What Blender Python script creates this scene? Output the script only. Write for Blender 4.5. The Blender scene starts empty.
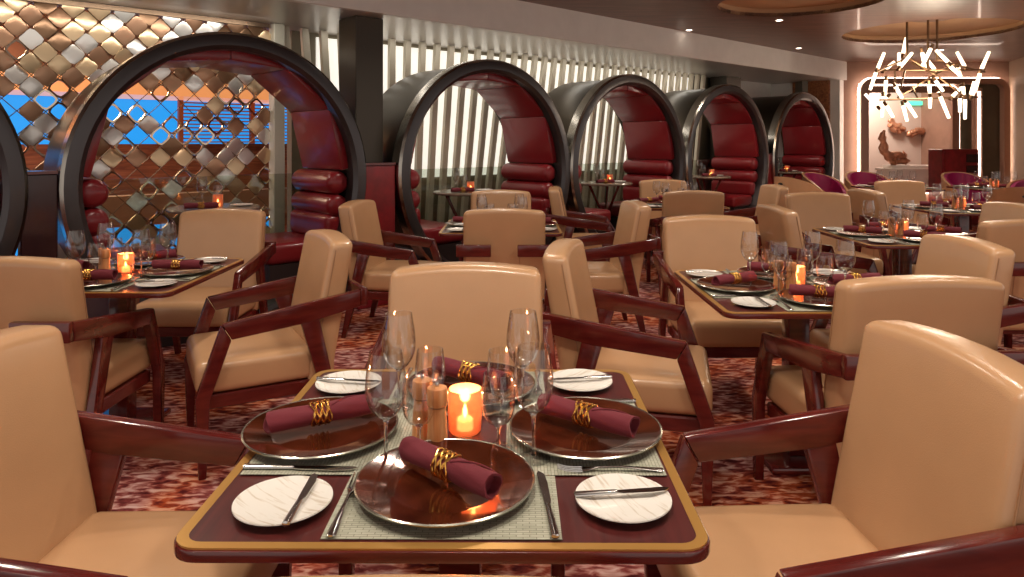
import bpy, bmesh, math, random
from mathutils import Vector, Matrix
PI = math.pi
rnd = random.Random(7)
scn = bpy.context.scene
COL = scn.collection

# ------------------------------------------------------------------ camera, world, light, exposure
F_PX = 700.0
CAM_H = 1.383
cam_d = bpy.data.cameras.new('camera'); cam = bpy.data.objects.new('camera', cam_d); COL.objects.link(cam)
cam_d.sensor_fit = 'HORIZONTAL'; cam_d.sensor_width = 36.0
cam_d.lens = F_PX / 1024 * 36.0
cam_d.shift_y = -(288.5 - 141.0) / 1024.0
cam_d.clip_start = 0.05
cam.location = (0, 0, CAM_H); cam.rotation_euler = (PI / 2, 0, 0)
scn.camera = cam
scn.view_settings.view_transform = 'Standard'
scn.view_settings.look = 'None'
scn.view_settings.gamma = 1.0
scn.view_settings.use_curve_mapping = False
scn.view_settings.exposure = 0.08

world = bpy.data.worlds.new('world'); scn.world = world; world.use_nodes = True
wb = world.node_tree.nodes['Background']
wb.inputs[0].default_value = (1.0, 0.90, 0.82, 1); wb.inputs[1].default_value = 0.74

def light(kind, name, loc, energy, color=(1, .88, .74), size=.1, target=None, spot=1.9, blend=.9, size_y=None):
    d = bpy.data.lights.new(name, kind); d.energy = energy; d.color = color
    if kind == 'AREA':
        d.shape = 'RECTANGLE' if size_y else 'DISK'; d.size = size
        if size_y: d.size_y = size_y
    else:
        d.shadow_soft_size = size
    if kind == 'SPOT': d.spot_size = spot; d.spot_blend = blend
    o = bpy.data.objects.new(name, d); COL.objects.link(o); o.location = loc
    if target is not None:
        v = Vector(target) - Vector(loc); o.rotation_euler = v.to_track_quat('-Z', 'Y').to_euler()
    return o
CEIL = 2.763
SPOTS = [(-.1, 1.25, 60), (.9, 1.2, 42), (-1.2, 1.2, 42), (-1.7, 3.1, 60), (1.3, 2.8, 60), (-.1, 3.7, 45), (2.7, 4.4, 60),
         (-.1, 5.4, 50), (1.6, 6.9, 60), (4.3, 6.3, 70), (2.6, 2.4, 45), (3.05, 8.6, 60), (6.0, 9.6, 60)]
for k, (x, y, e) in enumerate(SPOTS):
    light('SPOT', 'ceiling_spot_light', (x, y, CEIL - .03), e * 1.35, size=.09, target=(x, y + .001, 0), spot=2.35, blend=.8)

# ------------------------------------------------------------------ materials
MATS = {}
def base_mat(name):
    m = bpy.data.materials.new(name); m.use_nodes = True; MATS[name] = m
    return m, m.node_tree.nodes, m.node_tree.links, m.node_tree.nodes['Principled BSDF']
def pm(name, col, rough=.5, metal=0., coat=0., bump=0., bscale=200., var=0., vscale=5., emis=None, estr=0., sheen=0., spec=.5, stretch=(1, 1, 1)):
    m, N, L, B = base_mat(name)
    B.inputs['Base Color'].default_value = (*col, 1)
    B.inputs['Roughness'].default_value = rough; B.inputs['Metallic'].default_value = metal
    B.inputs['Coat Weight'].default_value = coat; B.inputs['Coat Roughness'].default_value = .12
    B.inputs['Specular IOR Level'].default_value = spec
    B.inputs['Sheen Weight'].default_value = sheen
    tc = N.new('ShaderNodeTexCoord'); mp = N.new('ShaderNodeMapping'); mp.inputs['Scale'].default_value = stretch
    L.new(tc.outputs['Object'], mp.inputs['Vector'])
    if var > 0:
        n = N.new('ShaderNodeTexNoise'); n.inputs['Scale'].default_value = vscale; n.inputs['Detail'].default_value = 5
        r = N.new('ShaderNodeValToRGB')
        r.color_ramp.elements[0].position = .3; r.color_ramp.elements[1].position = .7
        r.color_ramp.elements[0].color = tuple(c * (1 - var) for c in col) + (1,)
        r.color_ramp.elements[1].color = tuple(min(1, c * (1 + var)) for c in col) + (1,)
        L.new(mp.outputs[0], n.inputs['Vector']); L.new(n.outputs['Fac'], r.inputs[0]); L.new(r.outputs[0], B.inputs['Base Color'])
    if bump > 0:
        n2 = N.new('ShaderNodeTexNoise'); n2.inputs['Scale'].default_value = bscale; n2.inputs['Detail'].default_value = 3
        b = N.new('ShaderNodeBump'); b.inputs['Strength'].default_value = bump; b.inputs['Distance'].default_value = .002
        L.new(mp.outputs[0], n2.inputs['Vector']); L.new(n2.outputs['Fac'], b.inputs['Height']); L.new(b.outputs[0], B.inputs['Normal'])
    if emis:
        B.inputs['Emission Color'].default_value = (*emis, 1); B.inputs['Emission Strength'].default_value = estr
    return m
def wood(name, c1, c2, rough=.25, coat=.4, scale=(2, 30, 30), dist=1.5):
    m, N, L, B = base_mat(name)
    tc = N.new('ShaderNodeTexCoord'); mp = N.new('ShaderNodeMapping'); mp.inputs['Scale'].default_value = scale
    n = N.new('ShaderNodeTexNoise'); n.inputs['Scale'].default_value = 1.; n.inputs['Detail'].default_value = 8; n.inputs['Distortion'].default_value = dist
    r = N.new('ShaderNodeValToRGB'); r.color_ramp.elements[0].position = .35; r.color_ramp.elements[1].position = .68
    r.color_ramp.elements[0].color = (*c1, 1); r.color_ramp.elements[1].color = (*c2, 1)
    L.new(tc.outputs['Object'], mp.inputs[0]); L.new(mp.outputs[0], n.inputs['Vector']); L.new(n.outputs['Fac'], r.inputs[0])
    L.new(r.outputs[0], B.inputs['Base Color'])
    B.inputs['Roughness'].default_value = rough; B.inputs['Coat Weight'].default_value = coat; B.inputs['Coat Roughness'].default_value = .1
    return m
def thin_glass(name, tint=(1, 1, 1), f0=.04, gain=1.0):
    m = bpy.data.materials.new(name); m.use_nodes = True; N = m.node_tree.nodes; L = m.node_tree.links
    N.remove(N['Principled BSDF']); out = N['Material Output']
    t = N.new('ShaderNodeBsdfTransparent'); t.inputs[0].default_value = (*tint, 1)
    g = N.new('ShaderNodeBsdfGlossy'); g.inputs['Roughness'].default_value = .02
    lw = N.new('ShaderNodeLayerWeight'); lw.inputs['Blend'].default_value = .5
    p = N.new('ShaderNodeMath'); p.operation = 'POWER'; p.inputs[1].default_value = 3.0
    a = N.new('ShaderNodeMath'); a.operation = 'MULTIPLY_ADD'; a.inputs[1].default_value = .75 * gain; a.inputs[2].default_value = f0
    mx = N.new('ShaderNodeMixShader')
    L.new(lw.outputs['Facing'], p.inputs[0]); L.new(p.outputs[0], a.inputs[0]); L.new(a.outputs[0], mx.inputs[0])
    L.new(t.outputs[0], mx.inputs[1]); L.new(g.outputs[0], mx.inputs[2]); L.new(mx.outputs[0], out.inputs[0])
    MATS[name] = m; return m

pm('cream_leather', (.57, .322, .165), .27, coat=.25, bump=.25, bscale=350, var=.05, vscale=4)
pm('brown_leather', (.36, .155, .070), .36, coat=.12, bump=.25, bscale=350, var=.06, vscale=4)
pm('seam_leather', (.40, .21, .10), .5)
pm('red_leather', (.22, .012, .017), .30, coat=.15, bump=.2, bscale=250, var=.08, vscale=3)
pm('red_panel', (.22, .009, .014), .30, coat=.3, var=.3, vscale=9)
pm('magenta_leather', (.30, .010, .085), .4)
wood('mahogany', (.085, .007, .006), (.135, .014, .010), .22, .5, (6, 6, 30), .6)
wood('table_wood', (.06, .008, .008), (.105, .016, .014), .33, .25, (40, 3, 3), 1.0)
pm('brass_inlay', (.62, .33, .09), .28, metal=.55)
pm('ring_face', (.075, .068, .070), .28, metal=.7)
pm('ring_steel', (.40, .37, .33), .2, metal=1.)
pm('shell_bronze', (.05, .037, .024), .3, metal=.8)
pm('shell_dark', (.02, .012, .012), .5)
pm('porcelain', (.82, .78, .72), .18, coat=.3)
m, N, L, B = base_mat('speckled_porcelain')
tc = N.new('ShaderNodeTexCoord'); mp = N.new('ShaderNodeMapping'); mp.inputs['Scale'].default_value = (10, 90, 10); mp.inputs['Rotation'].default_value = (0, 0, .5)
n = N.new('ShaderNodeTexNoise'); n.inputs['Scale'].default_value = 1.2; n.inputs['Detail'].default_value = 4
r = N.new('ShaderNodeValToRGB'); r.color_ramp.elements[0].position = .36; r.color_ramp.elements[1].position = .47
r.color_ramp.elements[0].color = (.66, .58, .48, 1); r.color_ramp.elements[1].color = (.84, .80, .74, 1)
L.new(tc.outputs['Object'], mp.inputs[0]); L.new(mp.outputs[0], n.inputs['Vector']); L.new(n.outputs['Fac'], r.inputs[0]); L.new(r.outputs[0], B.inputs['Base Color'])
B.inputs['Roughness'].default_value = .2; B.inputs['Coat Weight'].default_value = .3
pm('amber_charger', (.15, .032, .012), .05, metal=.6, coat=.6, var=.6, vscale=14)
pm('charger_rim', (.40, .39, .33), .25, metal=.9)
pm('napkin_cloth', (.15, .010, .020), .8, sheen=.05, bump=.5, bscale=500)
pm('napkin_dark', (.05, .004, .006), .9)
pm('gold_ring', (.85, .48, .12), .25, metal=1.)
pm('cutlery_steel', (.62, .60, .58), .16, metal=1.)
wood('mill_wood', (.62, .22, .07), (.85, .42, .17), .35, .2, (25, 25, 3))
pm('mill_groove', (.25, .08, .03), .5)
thin_glass('clear_glass', (.985, .985, .985), .06, 1.15)
thin_glass('smoked_glass', (.80, .84, .80), .06, .5)
m, N, L, B = base_mat('solid_glass'); B.inputs['Transmission Weight'].default_value = 1; B.inputs['Roughness'].default_value = 0; B.inputs['IOR'].default_value = 1.45
pm('candle_wax', (.95, .75, .5), .5, emis=(1, .62, .25), estr=2.5)
pm('flame', (1, .8, .4), .5, emis=(1, .62, .25), estr=22)
m, N, L, B = base_mat('amber_glass')
B.inputs['Base Color'].default_value = (1., .52, .32, 1); B.inputs['Roughness'].default_value = .3
B.inputs['Transmission Weight'].default_value = .75; B.inputs['IOR'].default_value = 1.15
tc = N.new('ShaderNodeTexCoord'); v = N.new('ShaderNodeTexVoronoi'); v.inputs['Scale'].default_value = 70
b = N.new('ShaderNodeBump'); b.inputs['Strength'].default_value = .6; b.inputs['Distance'].default_value = .002
L.new(tc.outputs['Object'], v.inputs['Vector']); L.new(v.outputs['Distance'], b.inputs['Height']); L.new(b.outputs[0], B.inputs['Normal'])
# woven placemat
m, N, L, B = base_mat('woven_mat')
tc = N.new('ShaderNodeTexCoord'); br = N.new('ShaderNodeTexBrick'); br.inputs['Scale'].default_value = 1.
br.inputs['Brick Width'].default_value = .022; br.inputs['Row Height'].default_value = .0065; br.inputs['Mortar Size'].default_value = .0007
br.inputs['Color1'].default_value = (.40, .40, .30, 1); br.inputs['Color2'].default_value = (.52, .51, .40, 1); br.inputs['Mortar'].default_value = (.22, .21, .16, 1)
n = N.new('ShaderNodeTexNoise'); n.inputs['Scale'].default_value = 60; mx = N.new('ShaderNodeMixRGB'); mx.blend_type = 'MULTIPLY'; mx.inputs[0].default_value = .5
L.new(tc.outputs['Object'], br.inputs['Vector']); L.new(tc.outputs['Object'], n.inputs['Vector'])
L.new(br.outputs['Color'], mx.inputs[1]); L.new(n.outputs['Fac'], mx.inputs[2]); mx.inputs[0].default_value = .25
L.new(mx.outputs[0], B.inputs['Base Color']); B.inputs['Roughness'].default_value = .6
bb = N.new('ShaderNodeBump'); bb.inputs['Strength'].default_value = .3; bb.inputs['Distance'].default_value = .001
L.new(br.outputs['Fac'], bb.inputs['Height']); bb.invert = True; L.new(bb.outputs[0], B.inputs['Normal'])
# carpet
m, N, L, B = base_mat('carpet')
tc = N.new('ShaderNodeTexCoord'); mp = N.new('ShaderNodeMapping'); mp.inputs['Rotation'].default_value = (0, 0, -.9); mp.inputs['Scale'].default_value = (14, 34, 1)
n1 = N.new('ShaderNodeTexNoise'); n1.inputs['Scale'].default_value = 1.; n1.inputs['Detail'].default_value = 4; n1.inputs['Distortion'].default_value = .5
n2 = N.new('ShaderNodeTexNoise'); n2.inputs['Scale'].default_value = 1.6; n2.inputs['Detail'].default_value = 2
r1 = N.new('ShaderNodeValToRGB'); e = r1.color_ramp.elements
e[0].position = .32; e[0].color = (.06, .008, .010, 1); e[1].position = .66; e[1].color = (.62, .40, .36, 1)
q = e.new(.46); q.color = (.22, .045, .04, 1); q = e.new(.55); q.color = (.45, .20, .17, 1)
r2 = N.new('ShaderNodeValToRGB'); e = r2.color_ramp.elements
e[0].position = .36; e[0].color = (.10, .010, .010, 1); e[1].position = .62; e[1].color = (.70, .33, .20, 1)
q = e.new(.5); q.color = (.42, .07, .02, 1)
r3 = N.new('ShaderNodeValToRGB'); r3.color_ramp.elements[0].position = .46; r3.color_ramp.elements[1].position = .56
mx = N.new('ShaderNodeMixRGB')
L.new(tc.outputs['Object'], mp.inputs[0]); L.new(mp.outputs[0], n1.inputs['Vector']); L.new(tc.outputs['Object'], n2.inputs['Vector'])
L.new(n1.outputs['Fac'], r1.inputs[0]); L.new(n1.outputs['Fac'], r2.inputs[0]); L.new(n2.outputs['Fac'], r3.inputs[0])
L.new(r3.outputs[0], mx.inputs[0]); L.new(r1.outputs[0], mx.inputs[1]); L.new(r2.outputs[0], mx.inputs[2]); L.new(mx.outputs[0], B.inputs['Base Color'])
B.inputs['Roughness'].default_value = .95; B.inputs['Specular IOR Level'].default_value = .1
# ceiling planks
m, N, L, B = base_mat('ceiling_wood')
tc = N.new('ShaderNodeTexCoord'); mp = N.new('ShaderNodeMapping'); mp.inputs['Rotation'].default_value = (0, 0, 0); mp.inputs['Scale'].default_value = (1.2, 14, 1)
n = N.new('ShaderNodeTexNoise'); n.inputs['Scale'].default_value = 1.5; n.inputs['Detail'].default_value = 7
r = N.new('ShaderNodeValToRGB'); r.color_ramp.elements[0].position = .3; r.color_ramp.elements[1].position = .7
r.color_ramp.elements[0].color = (.085, .032, .018, 1); r.color_ramp.elements[1].color = (.21, .10, .06, 1)
w = N.new('ShaderNodeTexWave'); w.bands_direction = 'Y'; w.inputs['Scale'].default_value = 1.3; w.wave_profile = 'SAW'
rw = N.new('ShaderNodeValToRGB'); rw.color_ramp.elements[0].position = .0; rw.color_ramp.elements[0].color = (.35, .35, .35, 1); rw.color_ramp.elements[1].position = .05
mx = N.new('ShaderNodeMixRGB'); mx.blend_type = 'MULTIPLY'; mx.inputs[0].default_value = 1
L.new(tc.outputs['Object'], mp.inputs[0]); L.new(mp.outputs[0], n.inputs['Vector']); L.new(n.outputs['Fac'], r.inputs[0])
L.new(tc.outputs['Object'], w.inputs['Vector']); L.new(w.outputs['Fac'], rw.inputs[0])
L.new(r.outputs[0], mx.inputs[1]); L.new(rw.outputs[0], mx.inputs[2]); L.new(mx.outputs[0], B.inputs['Base Color'])
B.inputs['Roughness'].default_value = .38; B.inputs['Coat Weight'].default_value = .1
pm('cove_plaster', (.48, .29, .15), .6)
pm('fascia_paint', (.76, .74, .71), .45, var=.04)
pm('soffit_sheen', (.60, .56, .52), .34, metal=.5, bump=.15, bscale=18)
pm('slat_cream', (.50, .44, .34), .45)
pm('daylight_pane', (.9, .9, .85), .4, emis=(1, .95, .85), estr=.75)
pm('slat_rail_olive', (.26, .23, .17), .5)  # darker olive-beige of the slat base rail
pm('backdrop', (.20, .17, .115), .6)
pm('pillar_dark', (.070, .058, .045), .32, metal=.6)
pm('mirror_silver', (.88, .86, .82), .28, metal=.65)
pm('mirror_gold', (.78, .58, .36), .28, metal=.6)
pm('mirror_bronze', (.50, .29, .18), .3, metal=.6)
pm('mirror_dark', (.26, .15, .085), .3, metal=.6)
pm('tile_frame', (.72, .60, .46), .18, metal=1.)
pm('wire', (.22, .15, .10), .35, metal=.8)
pm('post_white', (.62, .60, .50), .35)
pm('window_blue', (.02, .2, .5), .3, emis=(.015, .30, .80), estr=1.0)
pm('blind_wood', (.42, .15, .06), .5)
pm('lit_copper_soffit', (.85, .38, .18), .3, metal=.6, emis=(1, .38, .12), estr=.6)  # emission stands in for warm light falling on the copper
wood('outer_wood', (.20, .07, .03), (.42, .17, .07), .4, .1, (2, 20, 20))
pm('tan_stone', (.55, .34, .20), .5)
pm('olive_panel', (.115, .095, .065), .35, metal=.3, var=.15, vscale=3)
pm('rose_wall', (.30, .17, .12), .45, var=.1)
pm('frame_copper', (.42, .24, .17), .35, metal=.5)
pm('led_white', (1, .9, .8), .4, emis=(1, .78, .62), estr=12)
pm('tube_glow', (1, .92, .8), .4, emis=(1, .80, .56), estr=2.6)
pm('lamp_lens', (1, .9, .8), .4, emis=(1, .85, .7), estr=12)
pm('bronze_rod', (.22, .13, .07), .3, metal=.9)
pm('niche_wall', (.62, .50, .43), .5)
pm('driftwood', (.50, .24, .14), .38, metal=.5, var=.3, vscale=10)
pm('exit_green', (.1, .6, .4), .4, emis=(.1, .8, .5), estr=1.2)
pm('white_trim', (.8, .74, .68), .35)
pm('dark_plinth', (.03, .006, .008), .25, coat=.4)
pm('stone_table', (.26, .20, .15), .25, coat=.3, var=.3, vscale=20)
pm('curtain', (.30, .21, .15), .6)
pm('black_metal', (.02, .02, .02), .4)
M = MATS

# ------------------------------------------------------------------ helpers
def finish(name, bm, mat, parent=None, smooth=True, angle=35, loc=None):
    bmesh.ops.recalc_face_normals(bm, faces=bm.faces[:])
    me = bpy.data.meshes.new(name); bm.to_mesh(me); bm.free()
    o = bpy.data.objects.new(name, me); COL.objects.link(o)
    mats = mat if isinstance(mat, (list, tuple)) else [mat]
    for q in mats: me.materials.append(M[q])
    if smooth:
        for p in me.polygons: p.use_smooth = True
        me.set_sharp_from_angle(angle=math.radians(angle))
    if parent: o.parent = parent
    if loc: o.location = loc
    return o
def empty(name, loc=(0, 0, 0), rz=0):
    o = bpy.data.objects.new(name, None); COL.objects.link(o); o.location = loc; o.rotation_euler = (0, 0, rz)
    o.empty_display_size = .1
    return o
def tag(o, label, cat, group=None, kind=None):
    o['label'] = label; o['category'] = cat
    if group: o['group'] = group
    if kind: o['kind'] = kind
    return o
def structure(o): o['kind'] = 'structure'; return o
def copy_tree(o, parent=None):
    c = o.copy(); COL.objects.link(c); c.parent = parent
    for ch in o.children: copy_tree(ch, c)
    return c
def box(bm, x0, x1, y0, y1, z0, z1, r=0, seg=2, cuts=(0, 0, 0), fn=None):
    t = bmesh.new(); bmesh.ops.create_cube(t, size=1)
    for v in t.verts:
        v.co = Vector((x0 + (v.co.x + .5) * (x1 - x0), y0 + (v.co.y + .5) * (y1 - y0), z0 + (v.co.z + .5) * (z1 - z0)))
    if r > 0: bmesh.ops.bevel(t, geom=t.edges[:], offset=r, segments=seg, profile=.5, affect='EDGES')
    lo = (x0, y0, z0); hi = (x1, y1, z1)
    for ax in range(3):
        for k in range(cuts[ax]):
            p = [0, 0, 0]; p[ax] = lo[ax] + (hi[ax] - lo[ax]) * (k + 1) / (cuts[ax] + 1)
            nn = [0, 0, 0]; nn[ax] = 1
            bmesh.ops.bisect_plane(t, geom=t.verts[:] + t.edges[:] + t.faces[:], plane_co=p, plane_no=nn)
    if fn:
        for v in t.verts: v.co = Vector(fn(v.co))
    merge(bm, t)
def merge(bm, t, mat=None):
    me = bpy.data.meshes.new('t'); 
    if mat is not None:
        for f in t.faces: f.material_index = mat
    t.to_mesh(me); t.free(); bm.from_mesh(me); bpy.data.meshes.remove(me)
def prism(bm, pts, a, b, axis='y', r=0, seg=2, mat=None):
    """polygon pts (u,v) extruded from a to b along axis; axis y: (x,z), axis z: (x,y), axis x: (y,z)"""
    t = bmesh.new()
    def P(u, v, w): return {'y': (u, w, v), 'z': (u, v, w), 'x': (w, u, v)}[axis]
    va = [t.verts.new(P(u, v, a)) for u, v in pts]; vb = [t.verts.new(P(u, v, b)) for u, v in pts]
    t.faces.new(va); t.faces.new(vb[::-1]); n = len(pts)
    for i in range(n): t.faces.new((va[i], vb[i], vb[(i + 1) % n], va[(i + 1) % n]))
    bmesh.ops.recalc_face_normals(t, faces=t.faces[:])
    if r > 0: bmesh.ops.bevel(t, geom=t.edges[:], offset=r, segments=seg, profile=.5, affect='EDGES', clamp_overlap=True)
    merge(bm, t, mat)
def lathe(bm, prof, seg=32, axis='z', c=(0, 0, 0), closed=False, mat=None, a0=0, a1=2 * PI, sx=1.):
    """prof: (r, h). closed joins last to first"""
    t = bmesh.new(); full = abs(a1 - a0 - 2 * PI) < 1e-6; ns = seg if full else seg + 1
    rings = []
    for r, h in prof:
        ring = []
        if r < 1e-6:
            v = t.verts.new(_ax(0, 0, h, axis, c)); ring = [v] * ns
        else:
            for k in range(ns):
                a = a0 + (a1 - a0) * k / seg
                ring.append(t.verts.new(_ax(r * math.cos(a) * sx, r * math.sin(a), h, axis, c)))
        rings.append(ring)
    prs = list(zip(rings, rings[1:])) + ([(rings[-1], rings[0])] if closed else [])
    for A, Bq in prs:
        for k in range(seg):
            k2 = (k + 1) % ns
            vs = []
            for v in (A[k], A[k2], Bq[k2], Bq[k]):
                if v not in vs: vs.append(v)
            if len(vs) > 2:
                try: t.faces.new(vs)
                except ValueError: pass
    merge(bm, t, mat)
def _ax(x, y, h, axis, c):
    if axis == 'z': p = (x, y, h)
    elif axis == 'y': p = (x, h, y)
    else: p = (h, x, y)
    return (p[0] + c[0], p[1] + c[1], p[2] + c[2])
def tube(bm, pts, r, seg=8, caps=True, radii=None):
    t = bmesh.new(); pts = [Vector(p) for p in pts]; rings = []
    up = None
    for i, p in enumerate(pts):
        d = (pts[min(i + 1, len(pts) - 1)] - pts[max(i - 1, 0)]).normalized()
        if up is None: up = Vector((0, 0, 1)) if abs(d.z) < .9 else Vector((1, 0, 0))
        s = d.cross(up).normalized(); up = s.cross(d).normalized()
        rr = radii[i] if radii else r
        rings.append([t.verts.new(p + (s * math.cos(2 * PI * k / seg) + up * math.sin(2 * PI * k / seg)) * rr) for k in range(seg)])
    for A, Bq in zip(rings, rings[1:]):
        for k in range(seg): t.faces.new((A[k], A[(k + 1) % seg], Bq[(k + 1) % seg], Bq[k]))
    if caps: t.faces.new(rings[0][::-1]); t.faces.new(rings[-1])
    merge(bm, t)
def rrect(w, h, r, n=6, cx=0, cy=0):
    out = []
    for (sx, sy, a) in ((1, 1, 0), (-1, 1, 90), (-1, -1, 180), (1, -1, 270)):
        for k in range(n + 1):
            q = math.radians(a + 90 * k / n)
            out.append((cx + sx * (w / 2 - r) + r * math.cos(q), cy + sy * (h / 2 - r) + r * math.sin(q)))
    return out
def ring_prism(bm, outer, inner, a, b, axis='z', mat=None):
    t = bmesh.new()
    def P(u, v, w): return {'y': (u, w, v), 'z': (u, v, w), 'x': (w, u, v)}[axis]
    n = len(outer)
    oa = [t.verts.new(P(*p, a)) for p in outer]; ob = [t.verts.new(P(*p, b)) for p in outer]
    ia = [t.verts.new(P(*p, a)) for p in inner]; ib = [t.verts.new(P(*p, b)) for p in inner]
    for k in range(n):
        j = (k + 1) % n
        t.faces.new((oa[k], oa[j], ia[j], ia[k])); t.faces.new((ob[k], ib[k], ib[j], ob[j]))
        t.faces.new((oa[k], ob[k], ob[j], oa[j])); t.faces.new((ia[k], ia[j], ib[j], ib[k]))
    merge(bm, t, mat)
BM = bmesh.new

# wall direction frame (the arches run along it)
WA = math.radians(42.73)
DV = Vector((math.cos(WA), math.sin(WA), 0)); NV = Vector((-math.sin(WA), math.cos(WA), 0))
def wp(t, d, z=0): p = DV * t + NV * d; return (p.x, p.y, z)

# ------------------------------------------------------------------ room shell
b = BM(); box(b, -9, 12, -1.2, 17, -.05, 0); structure(finish('floor', b, 'carpet', smooth=False))
# ceiling with two round coves cut through, edge following the fascia
def ceiling_mesh():
    holes = [(5.27, 8.85, 1.0), (2.87, 6.98, .79)]
    cu = bpy.data.curves.new('c', 'CURVE'); cu.dimensions = '2D'; cu.fill_mode = 'BOTH'; cu.extrude = .02
    def spl(pts):
        s = cu.splines.new('POLY'); s.points.add(len(pts) - 1)
        for p, q in zip(s.points, pts): p.co = (q[0], q[1], 0, 1)
        s.use_cyclic_u = True
    A = wp(-6, 5.0); Bq = wp(16, 5.0)
    spl([(A[0], A[1]), (A[0] + 3, -1.2), (12, -1.2), (12, 15.4), (Bq[0], 15.4), (Bq[0], Bq[1])])
    for (x, y, r) in holes:
        spl([(x + r * math.cos(2 * PI * k / 64), y + r * math.sin(2 * PI * k / 64)) for k in range(64)])
    o = bpy.data.objects.new('c', cu); COL.objects.link(o)
    dg = bpy.context.evaluated_depsgraph_get(); me = bpy.data.meshes.new_from_object(o.evaluated_get(dg))
    bpy.data.objects.remove(o); me.name = 'ceiling'
    c = bpy.data.objects.new('ceiling', me); COL.objects.link(c); c.location.z = CEIL + .02
    me.materials.clear(); me.materials.append(M['ceiling_wood']); structure(c)
    for k, (x, y, r) in enumerate(holes):
        b = BM(); lathe(b, [(r, 0), (r, .09), (0, .09), (0, .11), (r + .02, .11), (r + .02, 0)], 64, closed=False)
        o = finish('trim_%d' % (k + 1), b, 'cove_plaster', loc=(x, y, CEIL + .001)); structure(o)
ceiling_mesh()
def wall_box(name, t0, t1, d0, d1, z0, z1, mat, st=True, r=0):
    b = BM(); box(b, t0, t1, d0, d1, z0, z1, r)
    o = finish(name, b, mat, smooth=False); o.rotation_euler.z = WA
    if st: structure(o)
    return o
SOF = 2.443
wall_box('trim_3', -6, 12.5, 5.0, 5.06, SOF, CEIL + .06, 'fascia_paint')
wall_box('trim_4', -6, 12.5, 5.06, 6.5, SOF, SOF + .05, 'soffit_sheen')
wall_box('trim_5', 12.5, 12.56, 5.0, 6.5, SOF, CEIL + .06, 'fascia_paint')
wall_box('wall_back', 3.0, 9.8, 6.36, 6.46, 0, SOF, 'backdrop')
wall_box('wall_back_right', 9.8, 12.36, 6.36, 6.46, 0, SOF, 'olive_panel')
wall_box('wall_return', 12.36, 12.56, 5.04, 6.36, 0, SOF - .005, 'fascia_paint')
wall_box('wall_alcove', 10.3, 10.75, 6.0, 6.3, 0, SOF, 'pillar_dark')
wall_box('trim_6', 10.8, 12.34, 6.28, 6.36, .0, SOF - .002, 'fascia_paint')
wall_box('trim_7', 12.30, 12.358, 5.2, 5.85, .0, SOF - .002, 'outer_wood')

# outer room seen through the lattice
wall_box('wall_outer', -7, 7, 11.0, 11.1, 0, 1.34, 'outer_wood')
wall_box('wall_outer_top', -7, 7, 11.0, 11.1, 1.98, 3.2, 'rose_wall')
wall_box('trim_8', -7, 7, 9.9, 11.0, 1.98, 2.22, 'lit_copper_soffit')
wall_box('trim_9', -7, 6.5, 8.2, 8.4, .50, .80, 'tan_stone')
wall_box('window_1', -7, 7, 11.04, 11.06, 1.34, 1.98, 'window_blue')
wall_box('window_2', -5, 3.6, 8.25, 8.35, .03, .46, 'window_blue')  # glowing strip added in place of the low blue reflection
wall_box('ceiling_outer', -7, 7, 6.5, 11.0, 3.0, 3.05, 'rose_wall')
wall_box('wall_divider', 6.5, 6.6, 6.47, 11.0, 0, 3.0, 'rose_wall')
def blinds():
    b = BM(); r = empty('window_blind', wp(2.2, 10.7, 0), WA)
    for k in range(12):
        b = BM(); box(b, 1.15, 4.3, -.03, .03, 1.36 + k * .052, 1.378 + k * .052); finish('slat', b, 'blind_wood', r, smooth=False)
    for x in (1.15, 2.2, 3.25, 4.3):
        b = BM(); box(b, x - .03, x + .03, -.04, .04, 1.342, 1.975); finish('post', b, 'blind_wood', r, smooth=False)
    tag(r, 'horizontal wooden blind slats across the blue window behind the lattice', 'blind')
blinds()
for k, t in enumerate((-2.6, -1.6, -.5, .55)):
    b = BM(); box(b, -.08, .08, -.05, .05, 1.341, 1.979); o = finish('window_%d' % (k + 3), b, 'blind_wood', smooth=False)
    o.location = wp(t, 10.9); o.rotation_euler.z = WA
    structure(o)

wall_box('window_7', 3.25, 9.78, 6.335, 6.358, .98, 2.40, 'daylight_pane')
# pillar, post
b = BM(); box(b, -.135, .135, -.145, .145, 0, SOF - .002, .006, 1); o = finish('square_pillar', b, 'pillar_dark', smooth=False)
o.location = wp(3.165, 5.36); o.rotation_euler.z = WA
tag(o, 'dark bronze square pillar rising between the first and second arched booths', 'pillar')
b = BM(); box(b, -.05, .05, -.06, .06, 0, SOF - .002, .005, 1); o = finish('partition_post', b, 'post_white', smooth=False)
o.location = wp(2.745, 6.12); o.rotation_euler.z = WA
tag(o, 'pale slim vertical post at the right end of the mirrored lattice', 'post')

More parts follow.
